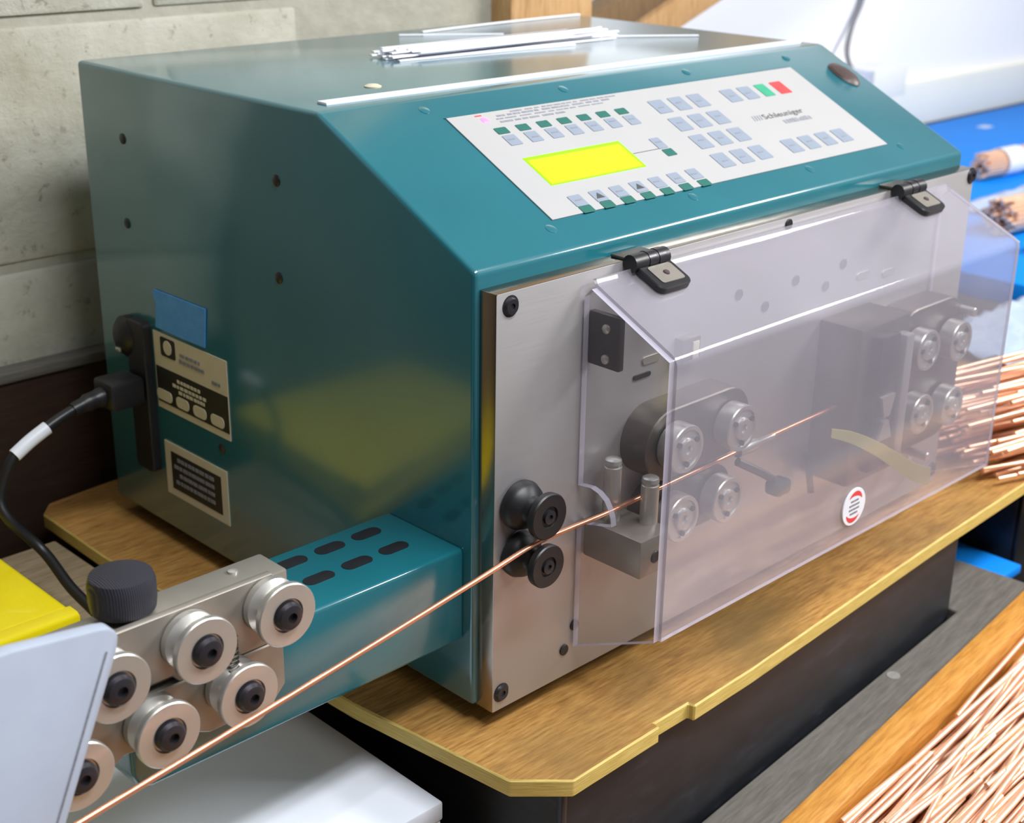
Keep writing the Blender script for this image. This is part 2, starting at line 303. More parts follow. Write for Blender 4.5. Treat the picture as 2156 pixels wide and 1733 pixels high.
# front plate, thick steel block
bm = box(B(), 0, W, 0, T+.004, 0.0, 0.30, 0.0008, 2)
for f in bm.faces:
    f.normal_update(); f.material_index = 0 if f.normal.y < -.9 else 1
obj('front_plate', bm, [steel, edgesteel], mc)
scr = tomesh(lathe(B(), [(.0072, -.0006), (.0072, .0), (.0058, .0002), (.0050, .0016), (.0050, .0022), (.0022, .0022), (.0022, .0012), (0, .0012)], 'y', (0, 0, 0), 24), 'plate_screw', 30)
scr.materials.append(blackox)
for x, z in ((.0121, .2903), (.0082, .0134), (.5765, .2935), (.574, .013)):
    obj('plate_screw', scr, None, mc, (x, .0, z), (PI, 0, 0))
hol = tomesh(cyl(B(), .0042, -.0012, .0006, 'y', n=18, ch=.0003), 'plate_hole', 30); hol.materials.append(black)
for x, z in ((.3039, .2947), (.2477, .2509), (.3199, .2479), (.3847, .2492), (.282, .2347), (.362, .235), (.08, .0387), (.070, .022)): obj('plate_hole', hol, None, mc, (x, 0, z), (0, 0, 0))
lat = obj('latch_block', box(B(), .176, .196, -.008, .002, .216, .233, .001), darksteel, mc)
obj('latch_tongue', box(B(), .186, .193, -.0095, -.008, .217, .230, .0006), cream, lat)
for x, z in ((.150, .2236), (.416, .234), (.455, .229)): obj('plate_slot', prism(B(), rrect(x-.009, x+.009, z-.0028, z+.0028, .0026), 'y', -.0012, .001), steel2, mc)
obj('plate_slot', prism(B(), rrect(.132, .150, .2115, .2150, .0016), 'y', -.0012, .001), black, mc)

# --- control panel on the slope
SA = math.radians(26.555)
pn = obj('control_panel', prism(B(), [(.0901, .0291), (.5003, .0291), (.5003, .1476), (.0901, .1476)], 'z', 0.0, .0009, .0002, 1), panelw, mc, (0, T, HC), (SA, 0, 0))
tag(pn, 'white keypad panel with lit yellow-green display')
mm = .001
def keymesh(wd, hg, mat, nm): 
    me = tomesh(prism(B(), rrect(-wd/2, wd/2, -hg/2, hg/2, .0008, 2), 'z', .0008, .0013), nm, 30); me.materials.append(mat); return me
kg, kgr = keymesh(.0118, .0118, keyg, 'key'), keymesh(.0116, .0072, keygreen, 'key')
kbig, kbg, kbr = keymesh(.0160, .0170, keyg, 'key'), keymesh(.0135, .0170, keygreen2, 'key'), keymesh(.0155, .0170, keyred, 'key')
ksm, ksg = keymesh(.0105, .0130, keyg, 'key'), keymesh(.0108, .0082, keygreen, 'key')
bars = tomesh(box(B(), -.0034, .0034, -.0006, .0006, .0013, .00142), 'key_print', None); bars.materials.append(ink)
def key(me, x, y, pr=True):
    k = obj('key', me, None, pn, (x*mm, y*mm, 0))
    if pr: obj('key_print', bars, None, k, (random.uniform(-.001, .001), random.uniform(-.002, .002), 0))
    return k
for i in range(7):
    x = 125.2+21.3*i; key(kgr, x, 124.9, False); key(kg, x+.6, 113.4)
    k = key(kg, x+.8, 41.2+.25*i, i not in (1, 3)); key(kgr, x+.9, 31.6, False)
    if i in (1, 3): obj('key_print', prism(B(), [(-.0042, -.0026), (.0042, -.0026), (0.0006, .0032)], 'z', .0013, .00145), inkd, k)
for r_, y in enumerate((123, 99, 75.2, 50.6)):
    for q, x in enumerate((297.2, 321.1, 344.8)): key(kbig, x, y)
for q, (x, me) in enumerate(((387.2, kbig), (410.4, kbig), (433, kbg), (456, kbr))): key(me, x, 122.3, q < 2)
for x in (387.4, 410.9, 435, 458.2): key(kbig, x, 50.4)
key(ksm, 253.2, 82.4); key(ksg, 254, 70.5, False)
dp = obj('display', box(B(), .1175, .2178, .0605, .0930, .0004, .0012, .0002, 1), lcdrim, pn); tag(dp, 'lit yellow-green display')
obj('lit_window', box(B(), .1192, .2150, .0618, .0895, .0004, .00145, .0002, 1), lcd, dp)
obj('guide_line', box(B(), .2185, .2475, .0762, .0767, .0006, .00105), inkd, pn)
obj('indicator_lamp', lathe(B(), [(.0036, .0006), (.0036, .0011), (.0022, .0019), (0, .0022)], 'z', (.1205, .1388, 0), 18), ledm, pn)
obj('printed_mark', box(B(), .1150, .1215, .1440, .1452, .0006, .00105), keyred, pn)
for y, x0, x1, th in ((.1445, .150, .262, .0007), (.1415, .134, .250, .0009), (.1382, .131, .246, .0006), (.1346, .132, .200, .0009)):
    x = x0
    bm = B()
    while x < x1:
        d = random.uniform(.004, .013); box(bm, x, x+d, y-th, y+th, .0006, .00105); x += d+random.uniform(.001, .004)
    obj('printed_line', bm, ink, pn, smooth=None)
me = text_mesh('Schleuniger', .0092); lg = obj('logo_lettering', me, inkd, pn, (.3930, .0868, .00095)); lg.scale = (1.3, .95, 1)
bm = B()
for k in range(4): prism(bm, [(.379+.0033*k, .0866), (.3805+.0033*k, .0866), (.3825+.0033*k, .0930), (.381+.0033*k, .0930)], 'z', .0006, .00102)
obj('logo_mark', bm, ink, pn, smooth=None)
bm = B(); x = .411
while x < .447:
    d = random.uniform(.0022, .0042); box(bm, x, x+d, .0772, .0812+random.uniform(-.0006, .0012), .0006, .00102); x += d+random.uniform(.0008, .0014)
obj('model_lettering', bm, ink, pn, smooth=None)
obj('sheen_border', prism(B(), [(.0890, .1478), (.5010, .1478), (.5010, .1486), (.0890, .1486)], 'z', .0, .0007), teal, pn)
ps = tomesh(lathe(B(), [(.0042, 0), (.0042, .0002), (.003, .0006), (0, .0007)], 'z', (0, 0, 0), 16), 'slope_screw', 30); ps.materials.append(teal)
for x, y in ((80.6, 160.7), (222.8, 162.2), (370.7, 161.8), (82.8, 22.1), (230.3, 21.2), (515.5, 24), (377.7, 21.8), (511.9, 161.8)):
    obj('slope_screw', ps, None, pn, (x*mm, y*mm, 0))
bm = lathe(B(), [(.0150, -.001), (.0150, .001), (.0130, .0045), (.007, .0065), (0, .007)], 'z', (0, 0, 0), 28)
for v_ in bm.verts: v_.co.y *= 1.2; v_.co.x *= .78; v_.co.z *= .6
tag(obj('stop_button', bm, brownp, pn, (.559, .1265, 0)), 'dark brown oval button')

# --- left side of the housing
XS = -EX
def side(name, y0, y1, z0, z1, mat, th=.0008, parent=mc, off=0.0): return obj(name, box(B(), XS-off-th, XS-off+.0002, y0, y1, z0, z1), mat, parent, smooth=None)
tp = obj('masking_tape', prism(B(), [(.3995, .184), (.396, .205), (.4005, .2135), (.3975, .2165), (.322, .217), (.3265, .184), (.36, .1835)], 'x', XS-.0012, XS-.0003), tapeb, mc, smooth=None)
tag(tp, 'torn piece of blue masking tape')
np_ = side('name_plate', .298, .405, .1125, .1800, cream); tag(np_, 'cream and black maker plate')
side('plate_black_band', .2985, .4035, .1185, .1500, labelk, .0003, np_, .0008)
for k in range(4): obj('plate_pad', prism(B(), rrect(.305+.0255*k, .324+.0255*k+(.004 if k == 3 else 0), .1205, .1300, .004, 4), 'x', XS-.0016, XS-.0010), cream, np_)
obj('plate_emblem', prism(B(), rrect(.372, .394, .161, .1775, .002, 3), 'x', XS-.0012, XS-.0007), labelk, np_)
obj('emblem_center', cyl(B(), .0062, XS-.0016, XS-.0011, 'x', (0, .383, .1695), 20, .0001), cream, np_)
for z, y0, y1 in ((.168, .336, .366), (.1625, .330, .364), (.157, .308, .318), (.1435, .338, .372), (.1385, .330, .376), (.134, .332, .370)):
    bm = B(); y = y0
    while y < y1:
        d = random.uniform(.002, .005); box(bm, XS-.0014, XS-.0009, y, y+d, z-.0014, z+.0014); y += d+random.uniform(.001, .002)
    obj('plate_lettering', bm, ink if z > .15 else cream, np_, smooth=None)
sl = side('warning_label', .307, .4005, .0345, .0830, cream); tag(sl, 'cream bordered black text label')
side('label_field', .316, .391, .0415, .0755, labelk, .0003, sl, .0008)
for z in (.070, .063, .056, .049):
    bm = B(); y = .326
    while y < .380:
        d = random.uniform(.003, .007); box(bm, XS-.0014, XS-.0009, y, y+d, z-.0017, z+.0017); y += d+random.uniform(.001, .002)
    obj('label_lettering', bm, ink, sl, smooth=None)
dk = tomesh(lathe(B(), [(.0043, -.0001), (.0043, .0006), (.003, .0012), (0, .0014)], 'x', (0, 0, 0), 18), 'side_screw', 30); dk.materials.append(blackox)
for y, z in ((.4289, .3345), (.4329, .2647), (.220, .3351), (.2221, .2638), (.3122, .1017)): obj('side_screw', dk, None, mc, (XS, y, z), (0, 0, PI))
so = obj('power_socket', prism(B(), rrect(.409, .437, .050, .185, .006, 4), 'x', XS-.008, XS+.001, .001, 1), black, mc)
obj('power_switch', lathe(B(), [(.018, .001), (.018, -.006), (.014, -.010), (.008, -.0125), (0, -.013)], 'x', (XS, .442, .166), 28), black, so)
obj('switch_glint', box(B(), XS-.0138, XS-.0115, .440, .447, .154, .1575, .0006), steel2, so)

# --- beam and wire straightener
bx_ = prism(B(), rrect(.049, .119, .025, .103, .004, 4), 'x', 0, 0)if False else None
bm = prism(B(), [(-.258+.012, .049), (-.0035, .049), (-.0035, .119), (-.258, .119), (-.258, .061), (-.2545, .0525)], 'y', .025, .103, .003, 3)
beam = obj('beam', bm, teal, mc, smooth=30)
slot = tomesh(prism(B(), rrect(-.0115, .0115, -.0055, .0055, .0054, 6), 'z', -.001, .0004), 'beam_slot', 30); slot.materials.append(cab)
for x in (-.100, -.069, -.038):
    for y in (.057, .086): obj('beam_slot', slot, None, beam, (x, y, .119))
obj('mounting_bar', box(B(), -.345, -.152, .0165, .044, .1195, .160, .0015), aged, mc)
up = obj('upper_roller_plate', prism(B(), [(-.345, .124), (-.235, .124), (-.231, .119), (-.168, .119), (-.160, .125), (-.160, .156), (-.166, .164), (-.345, .164)], 'y', .0115, .0165, .0008, 1), aged, mc)
lp = obj('lower_roller_plate', prism(B(), [(-.345, .083), (-.282, .079), (-.268, .088), (-.225, .083), (-.214, .078), (-.170, .078), (-.1605, .088), (-.1605, .1185), (-.345, .1185)], 'y', .0115, .0225, .0008, 1), aged, mc)
obj('back_rail', box(B(), -.345, -.262, .026, .040, .085, .118, .001), darksteel, mc)
prof = [(0, 0.0205), (.0155, .0205), (.0172, .0195), (.0172, .0150), (.0155, .0138), (.0120, .0112), (.0155, .0082), (.0165, .0075), (.0165, .0052), (.0195, .0040), (.0195, .0006), (.0189, 0), (.0105, 0), (.0098, .0016), (0, .0016)]
rol = tomesh(lathe(B(), prof, 'y', (0, 0, 0), 44), 'straightener_roller', 28); rol.materials.append(steel2)
rsc = tomesh(lathe(B(), [(.0088, .0016), (.0088, -.0012), (.0074, -.0036), (.0044, -.0044), (.0032, -.0044), (.0032, -.0018), (0, -.0018)], 'y', (0, 0, 0), 24), 'socket_screw', 30); rsc.materials.append(blackox)
for x, z in ((-.1705, .1462), (-.2243, .1448), (-.2784, .1442), (-.1990, .1051), (-.2512, .1032), (-.3040, .1023)):
    r_ = obj('straightener_roller', rol, None, mc, (x, -.009, z)); obj('socket_screw', rsc, None, r_)
spr = [(-.201+.0035*math.cos(a*.9), .013-.0, .119+a*.00036+.0) for a in range(0, 60)]
obj('spring', tube(B(), [(-.2005+.0042*math.cos(k*.8), .006+.0042*math.sin(k*.8), .116+.00036*k) for k in range(70)], .0007, 5), darksteel, mc)
kn = obj('adjusting_knob', lathe(B(), [(0, .1615), (.0135, .1615), (.0178, .1645), (.0186, .170), (.0186, .180), (.0172, .1845), (.0110, .187), (0, .1875)], 'z', (-.249, .0335, 0), 40), knurl, mc)
tag(kn, 'black knurled adjusting knob'); obj('knob_stem', cyl(B(), .006, .158, .164, 'z', (-.249, .0335, 0)), darksteel, kn)
obj('bar_screw', lathe(B(), [(.003, .160), (.003, .1612), (0, .162)], 'z', (-.178, .034, 0), 14), steel2, mc)

# --- wire feed behind the guard
sp = [(0, 0), (.0135, 0), (.0168, -.0015), (.0172, -.0050), (.0150, -.0100), (.0095, -.0140), (.0085, -.0170), (.0092, -.0200), (.0130, -.0235), (.0158, -.0250), (.0160, -.0290), (.0152, -.0300), (.0075, -.0300), (.0070, -.0285), (0, -.0285)]
for nm, z, k in (('entry_roller', .1535, 1.0), ('entry_roller', .1175, .94)):
    r_ = obj(nm, lathe(B(), [(a*k, h) for a, h in sp], 'y', (.0205, -.0005, z), 36), black, mc)
    obj('roller_axle', lathe(B(), [(.0048, -.0285), (.0048, -.0305), (.0020, -.0308), (.0020, -.0296), (0, -.0296)], 'y', (.0205, -.0005, z), 20), blackox, r_)
gb = obj('guide_block', prism(B(), [(.0875, -.052), (.116, -.052), (.121, -.047), (.121, 0), (.0875, 0)], 'z', .092, .120, .001, 2), aged, mc)
obj('guide_block_hole', cyl(B(), .0045, -.0528, -.0515, 'y', (.103, 0, .1045)), black, gb)
for x, y, z1 in ((.101, -.0125, .166), (.1165, -.0335, .1545)):
    obj('guide_pin', lathe(B(), [(.0064, .120), (.0064, z1-.006), (.0056, z1-.0055), (.0056, z1-.004), (.0063, z1-.0036), (.0058, z1-.0008), (.0046, z1), (0, z1)], 'z', (x, y, 0), 24), steel2, mc)
def stadium(x0, x1, z, r):
    o = [(x1+r*math.cos(a), z+r*math.sin(a)) for a in [(-PI/2)+PI*k/12 for k in range(13)]]
    return o+[(x0+r*math.cos(a), z+r*math.sin(a)) for a in [PI/2+PI*k/12 for k in range(13)]]
obj('feed_block', prism(B(), stadium(.148, .213, .166, .0265), 'y', -.024, .002, .001, 1), darksteel, mc)
obj('feed_block', prism(B(), stadium(.154, .208, .108, .0225), 'y', -.018, .002, .001, 1), darksteel, mc)
fw = tomesh(lathe(B(), [(0, .014), (.0172, .014), (.0178, .013), (.0178, .001), (.0172, 0), (.0145, 0), (.0140, .0012), (.0085, .0012), (.0082, -.0006), (.0072, -.0012), (.0034, -.0012), (.0030, .0005), (0, .0005)], 'y', (0, 0, 0), 36), 'feed_wheel', 28); fw.materials.append(steel2)
fs = tomesh(lathe(B(), [(.0020, .0014), (.0020, -.0008), (0, -.0010)], 'y', (0, 0, 0), 10), 'wheel_screw', 28); fs.materials.append(blackox)
for x, z, y in ((.1495, .1665, -.0385), (.2130, .1650, -.0385), (.1560, .1090, -.0335), (.2085, .1075, -.0335)):
    q = obj('feed_wheel', fw, None, mc, (x, y, z))
    for k in range(3): obj('wheel_screw', fs, None, q, (.0112*math.cos(2.1*k+.5), 0, .0112*math.sin(2.1*k+.5)))
obj('wire_nozzle', lathe(B(), [(0, .230), (.0050, .230), (.0050, .250), (.0030, .256), (.0024, .276), (0, .276)], 'x', (0, -.022, .137), 20), steel2, mc)
obj('release_lever', tube(B(), [(.232, -.022, .128), (.252, -.030, .116), (.266, -.034, .106)], .0034, 10), darksteel, mc)
obj('lever_tip', box(B(), .260, .278, -.042, -.028, .095, .107, .003), blackox, mc)
# cutter head
ch = obj('cutter_head', box(B(), .360, .432, -.040, .002, .072, .208, .003), darksteel, mc)
obj('cutter_slide', box(B(), .374, .402, -.050, -.040, .084, .200, .002), blackox, ch)
obj('cutter_blade', prism(B(), [(.378, .150), (.398, .150), (.392, .132), (.384, .132)], 'y', -.053, -.050), steel2, ch)
obj('cutter_blade', prism(B(), [(.378, .112), (.398, .112), (.392, .128), (.384, .128)], 'y', -.053, -.050), steel2, ch)
obj('cutter_guide', box(B(), .408, .420, -.052, -.040, .088, .196, .002), steel, ch)
oh = obj('puller_housing', prism(B(), rrect(.438, .548, .070, .200, .030, 6), 'y', -.026, .002, .001, 1), darksteel, mc)
for x, z in ((.464, .168), (.518, .164), (.466, .110), (.518, .104)):
    q = obj('puller_wheel', fw, None, mc, (x, -.042, z))
    for k in range(3): obj('wheel_screw', fs, None, q, (.0112*math.cos(2.1*k+.9), 0, .0112*math.sin(2.1*k+.9)))
obj('puller_pin', cyl(B(), .004, -.040, -.024, 'y', (.540, 0, .185)), steel2, mc)
obj('puller_pin', cyl(B(), .004, -.034, -.002, 'y', (.500, 0, .058)), steel2, mc)
obj('tension_rod', tube(B(), [(.353, -.004, .095), (.352, -.012, .062)], .0028, 8), black, mc)
ys = B()
pts = spline([(.303, -.056, .142), (.334, -.056, .1295), (.372, -.056, .1095), (.412, -.056, .085), (.438, -.056, .069), (.466, -.056, .057)], 5)
for i in range(len(pts)-1):
    pass
for p in pts: pass
rings = []
for i, p in enumerate(pts):
    wd = .0035+.0045*min(1, i/len(pts)*1.6)
    rings.append([ys.verts.new(p+Vector((0, 0, s*wd))+Vector((q*.0006, q*.0006, 0))) for s, q in ((-1, -1), (1, -1), (1, 1), (-1, 1))])
for A, Bq in zip(rings, rings[1:]):
    for k in range(4): ys.faces.new((A[k], A[(k+1) % 4], Bq[(k+1) % 4], Bq[k]))
ys.faces.new(rings[0]); ys.faces.new(rings[-1][::-1])
tag(obj('discharge_strap', ys, fadey, mc), 'bent yellow strap')

# --- clear guard: folded acrylic cover with two end walls
GX0, GX1, GY, GZ0, GZ1, GZT = .0825, .5255, -.075, .057, .2568, .2905
gd = B()
def sheet(prof, x0, x1, th):
    P = [Vector((0, y, z)) for y, z in prof]; nrm = []
    for i in range(len(P)):
        d = (P[min(i+1, len(P)-1)]-P[max(i-1, 0)]).normalized(); nrm.append(Vector((0, d.z, -d.y)))
    rows = []
    for x in (x0, x1):
        rows.append([[gd.verts.new((x, p.y+n_.y*s, p.z+n_.z*s)) for p, n_ in zip(P, nrm)] for s in (0, th)])
    n = len(P)
    def q(a, b_, c_, d_, mi):
        f = gd.faces.new((a, b_, c_, d_)); f.material_index = mi
    for i in range(n-1):
        for s in (0, 1): q(rows[0][s][i], rows[0][s][i+1], rows[1][s][i+1], rows[1][s][i], 0)
        for r_ in (0, 1): q(rows[r_][0][i], rows[r_][0][i+1], rows[r_][1][i+1], rows[r_][1][i], 1)
    for i in (0, n-1): q(rows[0][0][i], rows[1][0][i], rows[1][1][i], rows[0][1][i], 1)
pr = [(-.0045, .2950), (-.0075, .2895)]
# fillet between slope and front
a = Vector((-.0075, .2895)); bq = Vector((GY, GZ1)); cq = Vector((GY, GZ0)); rr = .007
d1 = (a-bq).normalized(); d2 = (cq-bq).normalized(); ang = d1.angle(d2); tl = rr/math.tan(ang/2); ctr = bq+(d1+d2).normalized()*(rr/math.sin(ang/2))
p1, p2 = bq+d1*tl, bq+d2*tl; a1 = math.atan2(p1.y-ctr.y, p1.x-ctr.x); a2 = math.atan2(p2.y-ctr.y, p2.x-ctr.x)
if a2-a1 > PI: a2 -= 2*PI
if a1-a2 > PI: a2 += 2*PI
pr += [(ctr.x+rr*math.cos(a1+(a2-a1)*k/8), ctr.y+rr*math.sin(a1+(a2-a1)*k/8)) for k in range(9)]+[(GY, GZ0)]
sheet(pr, GX0, GX1, .003)
gobj = obj('guard_cover', gd, [acrhaze, acredge], mc, smooth=40); tag(gobj, 'clear folded acrylic safety guard')
def endwall(x0, x1, notch):
    pts = [(-.002, .284), (-.008, .2900), (GY-.0005, GZ1+.0005), (GY-.0005, GZ0), (-.002, .0225)]
    if notch: pts += [(-.002, .1205), (-.0335, .1285), (-.0325, .1345), (-.030, .1405), (-.0265, .1455), (-.0205, .1493), (-.0135, .1510), (-.002, .1495)]
    bm = prism(B(), pts, 'x', x0, x1)
    for f in bm.faces:
        f.normal_update(); f.material_index = 0 if abs(f.normal.x) > .9 else 1
    return bm
obj('guard_end_wall', endwall(.0775, GX0, True), [acr, acredge], gobj, smooth=None)
obj('guard_end_wall', endwall(GX1, GX1+.004, False), [acr, acredge], gobj, smooth=None)
# interlock plate standing on the end wall
ib = obj('interlock_plate', box(B(), .0835, .0890, -.0285, -.001, .2365, .2735, .0012), black, gobj)
for z in (.264, .243): obj('interlock_rivet', lathe(B(), [(.0034, .0), (.0032, -.0012), (.0018, -.0020), (0, -.0022)], 'x', (.0836, -.017, z), 16), steel2, ib)
# sticker on the guard
sk = obj('round_sticker', cyl(B(), .0155, GY-.0043, GY-.0031, 'y', (.3085, 0, .0862), 36, .0002), whitep, gobj)
ring = B()
for (a0, a1_) in ((.5, 2.3), (PI+.5, PI+2.3)):
    n = 14; vin = []; 
    for k in range(n+1):
        a_ = a0+(a1_-a0)*k/n; wd = .0017*math.sin(PI*k/n)+.0003
        vin.append((ring.verts.new((.3085+(.0112-wd)*math.cos(a_), GY-.00445, .0862+(.0112-wd)*math.sin(a_))), ring.verts.new((.3085+(.0112+wd)*math.cos(a_), GY-.00445, .0862+(.0112+wd)*math.sin(a_)))))
    for k in range(n): ring.faces.new((vin[k][0], vin[k][1], vin[k+1][1], vin[k+1][0]))
obj('sticker_ring', ring, keyred, sk, smooth=None)
bm = B()
for z, hw in ((.0915, .005), (.0880, .0068), (.0845, .0068), (.0810, .005)):
    box(bm, .3085-hw, .3085+hw, GY-.0046, GY-.0042, z-.0007, z+.0007)
obj('sticker_lettering', bm, ink, sk, smooth=None)
# hinges
for xc in (.1335, .4625):
    hg = obj('hinge', tube(B(), [(xc-.0175, -.0065, .2995), (xc+.0175, -.0065, .2995)], .0062, 16), black, gobj)
    for k in range(2): obj('hinge_knuckle', tube(B(), [(xc-.004+.010*k, -.0065, .2995), (xc+.003+.010*k, -.0065, .2995)], .0066, 16), blackox, hg)
    lf = prism(B(), rrect(-.0165, .0165, -.027, .002, .006, 4), 'z', -.0028, .0028, .0008, 1)
    obj('hinge_leaf', lf, black, hg, (xc+.002, -.0075, .2960), (math.radians(25), 0, 0))
    obj('hinge_pad', prism(B(), rrect(-.0105, .0125, -.022, -.005, .002, 3), 'z', .0028, .0033), aged, hg, (xc+.002, -.0075, .2960), (math.radians(25), 0, 0))
    obj('hinge_rivet', lathe(B(), [(.0026, .0033), (.002, .0042), (0, .0044)], 'z', (.001, -.0135, 0), 12), brownp, hg, (xc+.002, -.0075, .2960), (math.radians(25), 0, 0))
    obj('hinge_leaf', box(B(), xc-.015, xc+.015, -.006, .0135, .3000, .3022, .0008), darksteel, hg)

# ------------------------------------------------------------------ copper wire being fed
wp = [(-.40, -.042, .0905), (-.3175, -.0300, .0925), (-.176, -.0285, .1100), (-.043, -.0275, .1287), (.012, -.0235, .1338), (.048, -.0215, .1330), (.085, -.0215, .1325), (.14, -.022, .1345), (.30, -.022, .1385), (.375, -.022, .139)]
cw = obj('copper_wire', tube(B(), spline(wp, 6), .0018, 12), wirec, smooth=60)
tag(cw, 'single bright copper wire running through the rollers into the guard', 'wire')

# ------------------------------------------------------------------ power cord
pc = thing('power_cord', 'black power cord plugged into the side of the teal machine', 'cord', (0, 0, 0))
pp = [(-.046, .4235, .126), (-.070, .4225, .1225), (-.0984, .42, .1137), (-.1289, .42, .0974), (-.1440, .42, .0683), (-.1440, .412, .050), (-.1237, .398, .0183), (-.1262, .352, .0050), (-.1275, .300, -.004), (-.130, .270, -.024), (-.150, .255, -.05), (-.21, .250, -.055)]
obj('cable', tube(B(), spline(pp, 7), .0044, 12), black, pc)
obj('plug', box(B(), -.046, XS-.0095, .4085, .4395, .1145, .1395, .004), black, pc)
obj('strain_relief', tube(B(), spline([(-.044, .4235, .126), (-.058, .423, .1248), (-.074, .4222, .1216)], 5), [.0085]*3+[.0075]*4+[.006]*3+[.0055], 12), black, pc)
obj('cord_tag', tube(B(), spline([(-.0985, .42, .1136), (-.1140, .42, .1063), (-.1285, .42, .0977)], 5), .0058, 14), whitep, pc)

# ------------------------------------------------------------------ white strips lying on the housing
SX = 'white plastic strips lying on the machine top'
def strip(p, q, wd, lay, sag, label):
    p, q = Vector(p), Vector(q); d = (q-p); L = d.length; d.normalize(); s = Vector((-d.y, d.x, 0)); bm = B(); n = 8; rg = []
    z0 = HT+.0003+lay*.0012
    for k in range(n+1):
        u = k/n; c_ = Vector((p.x, p.y, 0))+Vector((d.x, d.y, 0))*L*u+s*sag*math.sin(PI*u); z = z0
        rg.append([bm.verts.new((c_.x+s.x*a_*wd, c_.y+s.y*a_*wd, z+h)) for a_, h in ((-1, 0), (1, 0), (.8, .001), (-.8, .001))])
    for A, Bq in zip(rg, rg[1:]):
        for k in range(4): bm.faces.new((A[k], A[(k+1) % 4], Bq[(k+1) % 4], Bq[k]))
    bm.faces.new(rg[0]); bm.faces.new(rg[-1][::-1])
    return tag(obj('plastic_strip', bm, whitep, None, smooth=None), label, 'strip', SX)
strip((.345, .466), (.585, .484), .0022, 0, .004, 'single white plastic strip lying nearest the back edge of the machine top')
strip((.3116, .4604), (.3957, .4053), .0016, 0, .0, 'short thin white strip slanting behind the bunch on the machine top')
strip((.4585, .3335), (.5381, .2819), .0018, 0, .001, 'white strip sticking out to the right of the bunch on the machine top')
strip((.196, .3235), (.392, .3085), .0020, 0, .002, 'white strip lying just in front of the bunch on the machine top')
for k in range(30):
    y = .326+.0040*(k % 11)+random.uniform(-.001, .001); lay = k//5
    strip((.203+random.uniform(-.012, .02), y+random.uniform(-.002, .003), 0), (.452+random.uniform(-.05, .02), y-.006+random.uniform(-.006, .008), 0), .0024, lay, random.uniform(-.003, .003), 'white plastic strip in the loose bunch on the machine top')

# ------------------------------------------------------------------ yellow box and grey panel at the left
yb = thing('yellow_box', 'yellow sheet metal box with a rolled front edge behind the grey panel', 'box', (0, 0, -.03))
obj('body', box(B(), -.70, -.158, .290, .535, 0, .0545, .004, 3), yellow, yb)
hm = prism(B(), [(.2905, .056), (.279, .056), (.2755, .0535), (.2755, .042), (.278, .040), (.2905, .040)], 'x', -.70, -.1575, .001, 1)
lip = obj('rolled_edge', hm, yellow, yb)
obj('edge_opening', prism(B(), rrect(.2785, .2865, .043, .053, .003, 4), 'x', -.1578, -.1570), brownp, lip)
gp = thing('sheet_metal_shield', 'light grey rounded metal shield standing in front of the roller plates', 'shield', (0, 0, ZB))
pz = -ZB
poly = [(-.62, .215), (-.345, .2085), (-.302, .2028), (-.2965, .2015), (-.2935, .1985), (-.2925, .1955), (-.2940, .1880), (-.3325, .099), (-.372, .0), (-.40, -.26), (-.62, -.26)]
gpb = prism(B(), [(x, z+pz) for x, z in poly], 'y', -.042, -.033, .0012, 2); obj('panel_sheet', gpb, greyp, gp, smooth=30)
obj('panel_seam', prism(B(), [(-.3000, .190+pz), (-.2990, .190+pz), (-.3385, .097+pz), (-.378, 0+pz), (-.379, 0+pz), (-.3395, .097+pz)], 'y', -.0424, -.0419), ink, gp, smooth=None)
ft = obj('yellow_bracket', box(B(), -.60, -.334, -.030, -.006, .0+pz-.26, .066+pz, .003), yellow, gp)

lb_ = thing('added_dark_sheet', 'unseen brown cardboard sheet added for its dark reflection in the machine side', 'cardboard', (0, 0, ZB))  # out of view, added to darken what the teal side reflects
obj('board_sheet', prism(B(), [(-1.2, 0), (-.185, 0), (-.185, .45), (-.235, .62), (-.30, 1.1), (-1.2, 1.1)], 'y', .545, .562, .001, 1), cardb, lb_)
obj('folded_flap', box(B(), -1.18, -.20, .562, .574, .30, .34, .001), cardb, lb_)

# ------------------------------------------------------------------ white carton below the beam
wb = thing('white_carton', 'white flat topped carton below the teal beam', 'box', (0, 0, ZB))
obj('body', box(B(), -.52, -.037, .0115, .258, 0, .185, .002), boxw, wb)
obj('lid', box(B(), -.521, -.0362, .0105, .259, .185, .200, .0015), boxw, wb)

# ------------------------------------------------------------------ plank and tray of wires, lower right
ax = Vector((-.4316, -.028, -.030)).normalized()          # along the tray, towards the viewer's left
ny = Vector((0, 0, 1)).cross(ax).normalized(); nz = ax.cross(ny)
if nz.z < 0: nz = -nz
ny = nz.cross(ax)                                          # across the tray
Rm = Matrix((ax, ny, nz)).transposed()
def placed(o, origin): o.rotation_euler = Rm.to_euler(); o.location = origin
TO = Vector((.6256, -.085, -.10))
sgn = 1 if ny.y < 0 else -1                                # +across points to the viewer
pk = thing('grey_plank', 'weathered grey plank between the black cabinet and the wire tray', 'plank'); placed(pk, TO)
bm = prism(B(), [(-.02, -sgn*.078), (.066, -sgn*.078), (.070, -sgn*.0345), (.42, -sgn*.0475), (.64, -sgn*.054), (.64, -sgn*.001), (-.02, -sgn*.001)], 'z', -.034, -.005, .001, 1)
obj('plank', bm, greywood, pk)
obj('knot', cyl(B(), .006, -.0052, -.0046, 'z', (.20, -sgn*.03, 0), 16, .0002), benchm, pk)
ty = thing('wire_tray', 'orange-brown wooden tray filled with cut copper wires', 'tray'); placed(ty, TO)
def yb_(a_, b_): return (a_, b_) if sgn > 0 else (-b_, -a_)
y0, y1 = yb_(.0, .026); obj('back_board', box(B(), -.34, .94, y0, y1, -.075, .0, .002), traywood, ty)
